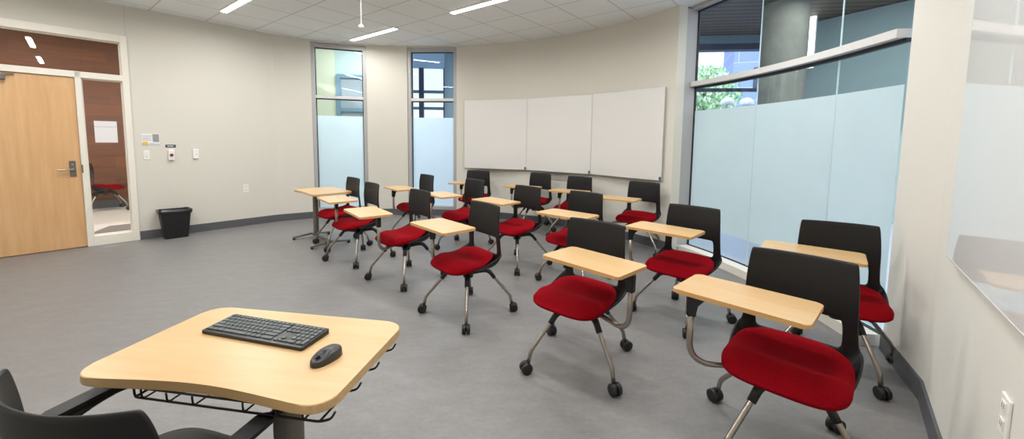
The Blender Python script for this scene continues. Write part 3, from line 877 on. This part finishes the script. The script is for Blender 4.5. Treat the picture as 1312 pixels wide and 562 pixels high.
# ------------------------------------------------------------------ pedestal tables
def ped_table(name, loc, yaw, W, Dp, zt, col_xy, label, concave=.03, feet=(-.36, .30), wire=False):
    t = tag(empty(name, (loc[0], loc[1], 0), R(yaw)), label, 'table')
    r = .065; out = []
    base = rrect(W, Dp, r, 8)
    # concave user's edge (local -y), between the two rounded corners
    idx = [i for i, p in enumerate(base) if p[1] < -Dp/2+1e-6]
    out = base[:idx[0]]
    xs = base[idx[0]][0]; xe = base[idx[-1]][0]
    N_ = 18
    out += [(xs+(xe-xs)*k/N_, -Dp/2+concave*math.sin(PI*k/N_)**1.3) for k in range(N_+1)]
    out += base[idx[-1]+1:]
    bm = bmesh.new(); slab(bm, out, zt-.028, zt, .004, 3)
    bmesh.ops.recalc_face_normals(bm, faces=bm.faces[:])
    for f in bm.faces:
        if f.normal.z < .5: f.material_index = 1
    obj('tabletop', bm, ['maple', 'maple_edge'], t)
    cx, cy = col_xy
    bm = bmesh.new(); slab(bm, [(cx+p[0], cy+p[1]) for p in rrect(.085, .060, .028, 5)], .05, zt-.03)
    smooth_angle(obj('column', bm, 'column', t))
    bm = bmesh.new(); box(bm, (cx, cy, zt-.034), (.26, .18, .012), bev=.003); obj('mounting_plate', bm, 'plastic_dark', t)
    bm = bmesh.new(); tube(bm, [(feet[0], cy, .055), (feet[1], cy, .055)], .020, n=10, sx=1.3, sy=.8); obj('cross_bar', bm, 'column', t, True)
    for fx in feet:
        bm = bmesh.new(); tube(bm, fillet([(fx, cy-.25, .030), (fx, cy-.16, .040), (fx, cy, .055), (fx, cy+.16, .040), (fx, cy+.25, .030)], .05), .019, n=10, sx=1.2, sy=.8)
        ft = obj('foot', bm, 'column', t, True)
        for sg in (-1, 1):
            bm = bmesh.new(); cyl(bm, (fx, cy+sg*.235, .0), (fx, cy+sg*.235, .024), .02, .016, 14); obj('glide', bm, 'plastic_dark', ft)
    bm = bmesh.new(); tube(bm, fillet([(-W/2+.10, -Dp/2+.16, zt-.035), (-W/2+.02, -Dp/2+.10, zt-.045), (-W/2-.0, -Dp/2+.08, zt-.05)], .03), .006, n=8); obj('height_lever', bm, 'plastic_dark', t, True)
    if wire:
        y0, y1 = -Dp/2+.030, Dp/2-.10; x0, x1 = -.217, W/2-.004
        zr = zt-.034; zl = zt-.064
        bm = bmesh.new()
        # tray frame and cross wires
        for y in (y0, (y0+y1)/2-.05, (y0+y1)/2+.06, y1):
            tube(bm, fillet([(x0-.002, y, zr), (x0, y, zl), (x1-.035, y, zl), (x1, y, zl+.012), (x1+.012, y, zr+.004)], .012, 4), .0033, n=6)
        for x in (x0+.03, x0+.115, x0+.20, x0+.36, x0+.46, x0+.54):
            tube(bm, fillet([(x, y0-.006, zr), (x, y0-.004, zl), (x, y1+.004, zl), (x, y1+.006, zr)], .012, 4), .0028, n=6)
        tube(bm, [(x1-.035, y0, zl), (x1-.035, y1, zl)], .0033, n=6)
        tube(bm, [(x0, y0, zl), (x0, y1, zl)], .0033, n=6)
        tube(bm, [(x0, y0, zr), (x1-.03, y0, zr)], .0033, n=6)
        obj('wire_basket', bm, 'wire', t, True)
    return t
ped_table('pedestal_table', (-2.565, 5.335), -43.5, .75, .51, .70, (-.19, -.03), 'maple-topped pedestal table on grey T-feet by the first narrow window', .012)
ped_table('teacher_table', (-.836, 1.263), -9, .815, .487, .71, (.20, -.12), 'maple-topped table in the foreground carrying the keyboard and mouse', .03, wire=True)

# ------------------------------------------------------------------ keyboard and mouse
KW, KD = .427, .128
kb = tag(empty('keyboard', (-.862, 1.344, .7105), R(-15)), 'full-size black keyboard lying on the foreground table', 'keyboard')
bm = bmesh.new(); slab(bm, rrect(KW, KD, .006, 4), 0, .012, .002, 2)
for v in bm.verts: v.co.z += .006*(v.co.y/KD+.5) if v.co.z > .006 else 0
obj('keyboard_body', bm, 'kb', kb)
KEYM = {}
def key(x, y, w, d):
    k = (round(w, 4), round(d, 4))
    if k not in KEYM:
        bm = bmesh.new(); slab(bm, rrect(w, d, .0018, 2), 0, .0030, .0008, 1)
        me = bpy.data.meshes.new('key'); bmesh.ops.recalc_face_normals(bm, faces=bm.faces[:]); bm.to_mesh(me); bm.free(); me.materials.append(M['key']); KEYM[k] = me
    o = bpy.data.objects.new('key', KEYM[k]); COL.objects.link(o); o.parent = kb
    o.location = (x, y, .0122 + .006*(y/KD+.5)); o.rotation_euler = (math.atan2(.006, KD), 0, 0)
U = .0188; gap = .0036; xl = -KW/2+.006
rows_ = [(.0500, .011, [1]*15), (.0335, U-gap, [1]*13+[2]), (.0150, U-gap, [1.5]+[1]*12+[1.5]), (-.0035, U-gap, [1.75]+[1]*11+[2.25]), (-.0220, U-gap, [2.25]+[1]*10+[2.75]), (-.0425, U-gap, [1.3, 1.1, 1.1, 5.6, 1.1, 1.1, 1.1, 2.6])]
for y, d, ws in rows_:
    tot = sum(ws); f = 15*U/tot; x = xl
    for w in ws:
        key(x+w*f/2, y, w*f-gap, d); x += w*f
xn = xl+15*U+.006
un_ = (KW/2-.006-xn)/7
for c in range(7): key(xn+(c+.5)*un_, .0500, un_-gap, .011)
for r_, y in enumerate((.0335, .0150)):
    for c in range(7): key(xn+(c+.5)*un_, y, un_-gap, U-gap)
for y in (-.0035, -.0220):
    for c in range(4 if y > -.01 else 3): key(xn+(3+c+.5)*un_, y, un_-gap, U-gap)
key(xn+1.5*un_, -.0300, un_-gap, .009)
for c in range(3): key(xn+(c+.5)*un_, -.0455, un_-gap, .009)
key(xn+3.9*un_, -.0425, 1.8*un_-gap, U-gap); key(xn+5.5*un_, -.0425, un_-gap, U-gap); key(xn+6.5*un_, -.033, un_-gap, 1.9*U-gap)

ms = tag(empty('computer_mouse', (-.573, 1.183, .7105), R(-113)), 'black cordless mouse lying right of the keyboard', 'mouse')
bm = bmesh.new(); nth, nr = 28, 8; rings = []
for j in range(nr+1):
    t = j/nr
    ring = []
    for k in range(nth):
        a = 2*PI*k/nth; c, s = math.cos(a), math.sin(a)
        rr_ = 1-.02*t if t < .3 else math.cos((t-.3)/.7*PI/2)**.62*.994+.0
        x = .053*math.copysign(abs(c)**.85, c)*rr_; y = .030*math.copysign(abs(s)**.85, s)*rr_*(1-.06*c)
        h = .034*(1-.28*max(0, c)-.05) if t > 0 else 0
        z = h*(math.sin(t*PI/2)**.8)
        ring.append(bm.verts.new((x, y, max(0, z)-.002*c*t)))
    rings.append(ring)
for a, b in zip(rings[:-1], rings[1:]):
    for k in range(nth): bm.faces.new((a[k], a[(k+1) % nth], b[(k+1) % nth], b[k]))
bm.faces.new(rings[0][::-1]); bm.faces.new(rings[-1])
bmesh.ops.remove_doubles(bm, verts=bm.verts[:], dist=.0002)
obj('mouse_shell', bm, 'mouse', ms, True)
bm = bmesh.new(); cyl(bm, (.030, -.0035, .0235), (.030, .0035, .0235), .006, n=16); obj('scroll_wheel', bm, 'plastic_dark', ms, True)
bm = bmesh.new(); box(bm, (.030, 0, .0262), (.026, .006, .002)); obj('button_seam', bm, 'plastic_dark', ms)

# ------------------------------------------------------------------ teacher's chair (foreground, seen from behind)
tc_ = tag(empty('armchair', (-.976, .985, 0), R(73)), 'black moulded armchair pulled up to the foreground table, cut by the frame', 'chair')
rows = [(.20, .425, .19, 0, .004), (.10, .42, .215, 0, .010), (0, .418, .222, 0, .016), (-.08, .423, .225, 0, .03), (-.135, .44, .228, .01, .04), (-.165, .475, .236, .035, .03), (-.180, .53, .262, .075, .012), (-.190, .60, .270, .095, 0), (-.198, .68, .268, .100, 0), (-.206, .76, .263, .096, 0), (-.211, .805, .255, .090, 0), (-.213, .826, .246, .084, -.002)]
o = shell_mesh('seat_shell', rows, 19, None, .013, 2); o.parent = tc_
o = cushion_mesh('seat_cushion', .20, .215, .04, 'plastic_dark', -.005, .5); o.parent = tc_
for sg in (-1, 1):
    bm = bmesh.new()
    P = fillet([(-.14, sg*.235, .49), (-.10, sg*.275, .57), (.0, sg*.292, .612), (.06, sg*.290, .622), (.12, sg*.282, .622), (.165, sg*.272, .618)], .06, 5)
    nP = len(P); rad = [.020+.010*math.sin(PI*min(1, i/(nP-1)*1.3)) for i in range(nP)]
    tube(bm, P, rad, n=12, sx=1.0, sy=.55); ar = obj('armrest', bm, 'plastic', tc_, True)
    bm = bmesh.new(); slab(bm, rrect(.20, .055, .02, 5), 0, .012, .004, 2); pad = obj('arm_pad', bm, 'plastic', ar); pad.location = (.04, sg*.29, .624); pad.rotation_euler = (0, -.06, -sg*.03)
bm = bmesh.new(); cyl(bm, (0, 0, .295), (0, 0, .385), .040, .046, 24); box(bm, (0, 0, .384), (.22, .20, .026), bev=.008); obj('swivel_hub', bm, 'plastic_dark', tc_)
base_legs(tc_, R(45))

# ------------------------------------------------------------------ trash can
p = dw(.842, -.155)
tr = tag(empty('trash_can', (p[0], p[1], 0), math.atan2(E1.y, E1.x)), 'black rectangular trash can lined with a bag against the left wall', 'trash can')
bm = bmesh.new(); prev = None
def loop(poly, z): return [bm.verts.new((q[0], q[1], z)) for q in poly]
L = [loop(rrect(.255, .175, .03, 5), .0), loop(rrect(.26, .18, .03, 5), .01), loop(rrect(.33, .23, .04, 5), .34), loop(rrect(.345, .245, .042, 5), .345), loop(rrect(.355, .25, .042, 5), .385), loop(rrect(.335, .23, .038, 5), .385), loop(rrect(.255, .17, .03, 5), .02)]
for a, b in zip(L[:-1], L[1:]):
    for k in range(len(a)): bm.faces.new((a[k], a[(k+1) % len(a)], b[(k+1) % len(a)], b[k]))
bm.faces.new(L[0][::-1]); bm.faces.new(L[-1])
smooth_angle(obj('bin_body', bm, 'bin', tr))
bm = bmesh.new(); n = 72; L = []
for (w, d, z, amp) in ((.335, .235, .335, .003), (.352, .25, .345, .005), (.366, .262, .368, .004), (.366, .262, .392, .003), (.34, .238, .393, .003), (.30, .20, .34, .006)):
    ring = []; base = rrect(w, d, .045, 17)
    for k, q in enumerate(base):
        f = 1+amp/.15*(random.random()-.5); ring.append(bm.verts.new((q[0]*f, q[1]*f, z+(random.random()-.5)*amp*2.2)))
    L.append(ring)
for a, b in zip(L[:-1], L[1:]):
    for k in range(len(a)): bm.faces.new((a[k], a[(k+1) % len(a)], b[(k+1) % len(a)], b[k]))
obj('bin_bag', bm, 'bag', tr, True)

# ------------------------------------------------------------------ corridor beyond the door
def quad_wall(name, A, B, z0, z1, mat, th=.1, kind=True):
    A, B = Vector(A), Vector(B); d = B-A
    bm = bmesh.new(); box(bm, (d.length/2, th/2, (z1-z0)/2), (d.length, th, z1-z0))
    o = obj(name, bm, mat); o.location = (A.x, A.y, z0); o.rotation_euler = (0, 0, math.atan2(d.y, d.x))
    if kind: struct(o)
    return o
CO = 3.75
quad_wall('wall_corridor', dw(-6, CO), dw(2.6, CO), 0, 3.2, 'walnut')
bm = bmesh.new(); slab(bm, [dw(-6, .14), dw(2.6, .14), dw(2.6, CO+.1), dw(-6, CO+.1)][::-1], -.05, 0); struct(obj('floor_corridor', bm, 'corr_floor'))
bm = bmesh.new(); slab(bm, [dw(-6, .14), dw(2.6, .14), dw(2.6, CO+.1), dw(-6, CO+.1)][::-1], 3.2, 3.25); struct(obj('ceiling_corridor', bm, 'wall'))
bm = bmesh.new(); strip(bm, [dw(-6, CO), dw(2.6, CO)], 0, .15, .02, -1); struct(obj('baseboard_corridor', bm, 'base'))
quad_wall('wall_corridor_end', dw(2.6, CO+.1), dw(2.6, .14), 0, 3.2, 'creamwall')
quad_wall('wall_corridor_start', dw(-6, .14), dw(-6, CO+.1), 0, 3.2, 'creamwall')
bm = bmesh.new(); slab(bm, [dw(.05, .88), dw(.55, .88), dw(.55, 1.42), dw(.30, 1.42)], 0.0005, .008)
tag(obj('door_mat', bm, 'mat'), 'grey floor mat on the pale corridor floor, seen through the narrow glass pane', 'mat')
def lamp(name, loc, rot, sx, sy, power, col=(1, 1, 1)):
    la = bpy.data.lights.new(name, 'AREA'); la.shape = 'RECTANGLE'; la.size = sx; la.size_y = sy; la.energy = power; la.color = col
    lo = bpy.data.objects.new(name, la); COL.objects.link(lo); lo.location = loc; lo.rotation_euler = rot; return lo
for s_ in (-3.2, -.4, 1.6):
    p = dw(s_, 1.9); lamp('corridor_fill', (p[0], p[1], 3.15), (0, 0, math.atan2(E1.y, E1.x)), 1.2, .3, 45, (1, .95, .88))  # added fill lights brightening the corridor, no fixtures behind them

# ------------------------------------------------------------------ atrium and outdoors beyond the windows
bm = bmesh.new(); slab(bm, [(-30, -20), (40, -20), (40, 45), (-30, 45)], -.35, -.06); struct(obj('ground_outside', bm, 'ext_floor'))
# deck outside the big window (same level as the room)
bm = bmesh.new(); slab(bm, [(2.72, 2.0), (9.5, 2.0), (9.5, 9.6), (-.5, 9.6), (-.5, 7.45), (.5, 7.1), (1.5, 6.25), (2.3, 5.25), (2.72, 4.2)], -.058, -.005); struct(obj('floor_atrium', bm, 'ext_floor'))
# slatted soffit
bm = bmesh.new(); box(bm, (0, 0, .06), (9, 6.2, .12)); o = struct(obj('ceiling_atrium', bm, 'slat')); o.location = (5.6, 6.45, 3.9); o.rotation_euler = (0, 0, R(-8))
tag(o, 'dark wooden slatted soffit outside the big window', 'soffit')
# lintel beam at the outer edge of the soffit
quad_wall('trim_beam', (1.5, 9.95), (9.5, 8.9), 3.58, 3.9, 'navy', .25)
quad_wall('trim_beam_face', (1.5, 9.92), (9.5, 8.87), 3.72, 3.9, 'blueframe', .03)
quad_wall('trim_rail', (1.5, 10.0), (9.5, 8.95), 2.62, 2.70, 'navy', .08)
# concrete column
bm = bmesh.new(); lathe(bm, [(.36, -.01), (.36, 4.0)], 32); o = smooth_angle(obj('concrete_column', bm, 'lcol')); o.location = (4.92, 7.40, 0); tag(o, 'round grey concrete column standing outside the big curved window', 'column')
# blue-grey wall at the right of the column
bmw = quad_wall('wall_atrium', (5.75, 9.0), (8.3, 4.2), 0, 3.88, 'bluewall', .2)
# glowing strip added as the reflection of a room ceiling light in the pane
t = tag(empty('reflection_strip', (5.90, 8.05, 3.50), R(-55)), 'glowing white strip standing for a reflected ceiling light, right of the concrete column', 'light')
bm = bmesh.new(); box(bm, (0, 0, 0), (.13, .06, 1.2), bev=.01); obj('light_housing', bm, 'light_case', t)
bm = bmesh.new(); box(bm, (0, -.035, 0), (.115, .012, 1.18)); M['strip'] = emis('strip_glow', (1, 1, .96, 1), 3.0); obj('diffuser', bm, 'strip', t)
# blue office building across
bm = bmesh.new(); box(bm, (0, 0, 5), (10, 3, 10)); bl = empty('office_building', (14.95, 17.6, 0), R(-20)); tag(bl, 'blue-violet office building beyond the terrace, seen through the big window', 'building')
obj('wall', bm, 'facade', bl)
for k in range(3):
    for j in range(3):
        bm = bmesh.new(); box(bm, (-3.6+2.6*k, -1.52, 2.0+2.2*j), (1.2, .06, 1.0)); w_ = obj('window', bm, 'navy', bl)
# pendant lamps outside
for k, (x, y) in enumerate(((6.41, 12.0), (6.99, 12.0))):
    t = tag(empty('dome_lamp', (x, y, 2.55)), ('left' if k == 0 else 'right') + ' one of two white dome lamps seen through the big window', 'lamp', 'white dome lamps on the terrace')
    bm = bmesh.new(); lathe(bm, [(.20, 0), (.20, .06), (.17, .14), (.09, .20), (.03, .22)], 20); smooth_angle(obj('lamp_shade', bm, 'white_plastic', t), 60)
    bm = bmesh.new(); cyl(bm, (0, 0, -2.6), (0, 0, .02), .025, n=10); obj('lamp_post', bm, 'alu_light', t)
# tree
t = tag(empty('tree', (7.3, 15.3, 0)), 'leafy green tree, colour paled for sky glare, outside beyond the terrace beam', 'tree')
bm = bmesh.new(); tube(bm, [(0, 0, 0), (.05, .1, 1.2), (-.05, .05, 2.6), (0, 0, 3.6)], [.16, .13, .10, .05], n=10); obj('trunk', bm, 'bark', t, True)
bm = bmesh.new()
for k in range(2600):
    while True:
        q = Vector((random.uniform(-1, 1), random.uniform(-1, 1), random.uniform(-1, 1)))
        if q.length < 1: break
    c = Vector((q.x*1.25, q.y*1.2, 3.0+q.z*1.35)); s = random.uniform(.06, .12)
    rot = Quaternion((random.random()-.5, random.random()-.5, random.random()-.5, random.random()-.5)).normalized().to_matrix()
    vs = [bm.verts.new(c + rot @ Vector(v)*s) for v in ((-1, 0, 0), (0, -.55, .1), (1, 0, 0), (0, .55, .1))]
    bm.faces.new(vs)
obj('foliage', bm, 'leaf', t)

# behind the two narrow windows
quad_wall('wall_cream_outside', (-6.6, 8.2), (-4.02, 9.1), 0, 4.2, 'creamwall', .15)
quad_wall('wall_green_outside', (-4.02, 9.1), (-2.35, 9.45), 0, 4.2, 'greenwall', .15)
dd = Vector((1.67, .35)).normalized()
t = struct(empty('window_4', (-4.02, 9.08, 0), math.atan2(dd.y, dd.x)))
bm = bmesh.new()
for x0, x1, z0, z1 in ((.04, .12, .1, 2.85), (.60, .68, .1, 2.85), (.12, .60, 2.77, 2.85), (.12, .60, 2.02, 2.10), (.12, .60, .1, .2)):
    box(bm, ((x0+x1)/2, -.01, (z0+z1)/2), (x1-x0, .06, z1-z0))
obj('window_frame', bm, 'blueframe', t)
bm = bmesh.new(); box(bm, (.36, .005, 1.48), (.48, .02, 2.58)); obj('glass_pane', bm, 'darkpane', t)
# atrium behind the second window: pillar, pale ceiling, curtain wall mullions
bm = bmesh.new(); lathe(bm, [(.27, -.01), (.27, 3.7)], 28); o = smooth_angle(obj('round_pillar', bm, 'pillar_blue')); o.location = (-1.60, 11.0, 0); tag(o, 'round blue-grey pillar seen through the second narrow window', 'pillar')
bm = bmesh.new(); box(bm, (0, 0, .1), (9.5, 5.6, .2)); o = struct(obj('ceiling_outside', bm, 'skyceil')); o.location = (-3.4, 10.25, 3.7); o.rotation_euler = (0, 0, R(6))
cw = struct(empty('window_5', (-4.8, 12.9, 0), R(4)))
bm = bmesh.new()
for k in range(7): box(bm, (.28+.78*k, 0, 1.9), (.15, .12, 3.8))
obj('mullion', bm, 'navy', cw)
bm = bmesh.new()
for z in (.2, 1.7, 2.42, 2.95): box(bm, (2.5, .0, z), (5.2, .08, .09))
obj('transom_bar', bm, 'blueframe', cw)
bm = bmesh.new(); sheet(bm, [(-.1, .03), (5.1, .03)], 0, 3.8); obj('glass_pane', bm, 'glass', cw)

# ------------------------------------------------------------------ light from outside
w = bpy.data.worlds.new('world'); sc.world = w; w.use_nodes = True
bg = w.node_tree.nodes['Background']
tcw = w.node_tree.nodes.new('ShaderNodeTexCoord'); sxyz = w.node_tree.nodes.new('ShaderNodeSeparateXYZ')
w.node_tree.links.new(tcw.outputs['Generated'], sxyz.inputs[0])
rp = w.node_tree.nodes.new('ShaderNodeValToRGB')
rp.color_ramp.elements[0].position = 0; rp.color_ramp.elements[0].color = (.92, .97, 1, 1)
rp.color_ramp.elements[1].position = .7; rp.color_ramp.elements[1].color = (.55, .75, 1, 1)
w.node_tree.links.new(sxyz.outputs['Z'], rp.inputs['Fac']); w.node_tree.links.new(rp.outputs['Color'], bg.inputs['Color'])
bg.inputs['Strength'].default_value = 1.6
lamp('atrium_fill', (4.6, 5.6, 3.85), (0, 0, 0), 2.5, 2.5, 85, (.88, .96, 1))  # added fill light so the big window's film reads bright from inside
lamp('lobby_fill', (-2.5, 8.55, 3.55), (0, 0, R(12)), 2.6, .5, 100, (.90, .96, 1))  # added fill light for the narrow windows' film and the walls behind

su = bpy.data.lights.new('sun', 'SUN'); su.energy = 2.6; su.angle = R(3)
so = bpy.data.objects.new('sun', su); COL.objects.link(so); so.location = (0, -5, 12)
so.rotation_euler = Vector((.35, .80, -.50)).to_track_quat('-Z', 'Y').to_euler()
sc.view_settings.view_transform = 'Standard'
sc.view_settings.look = 'None'
sc.view_settings.exposure = 0.0
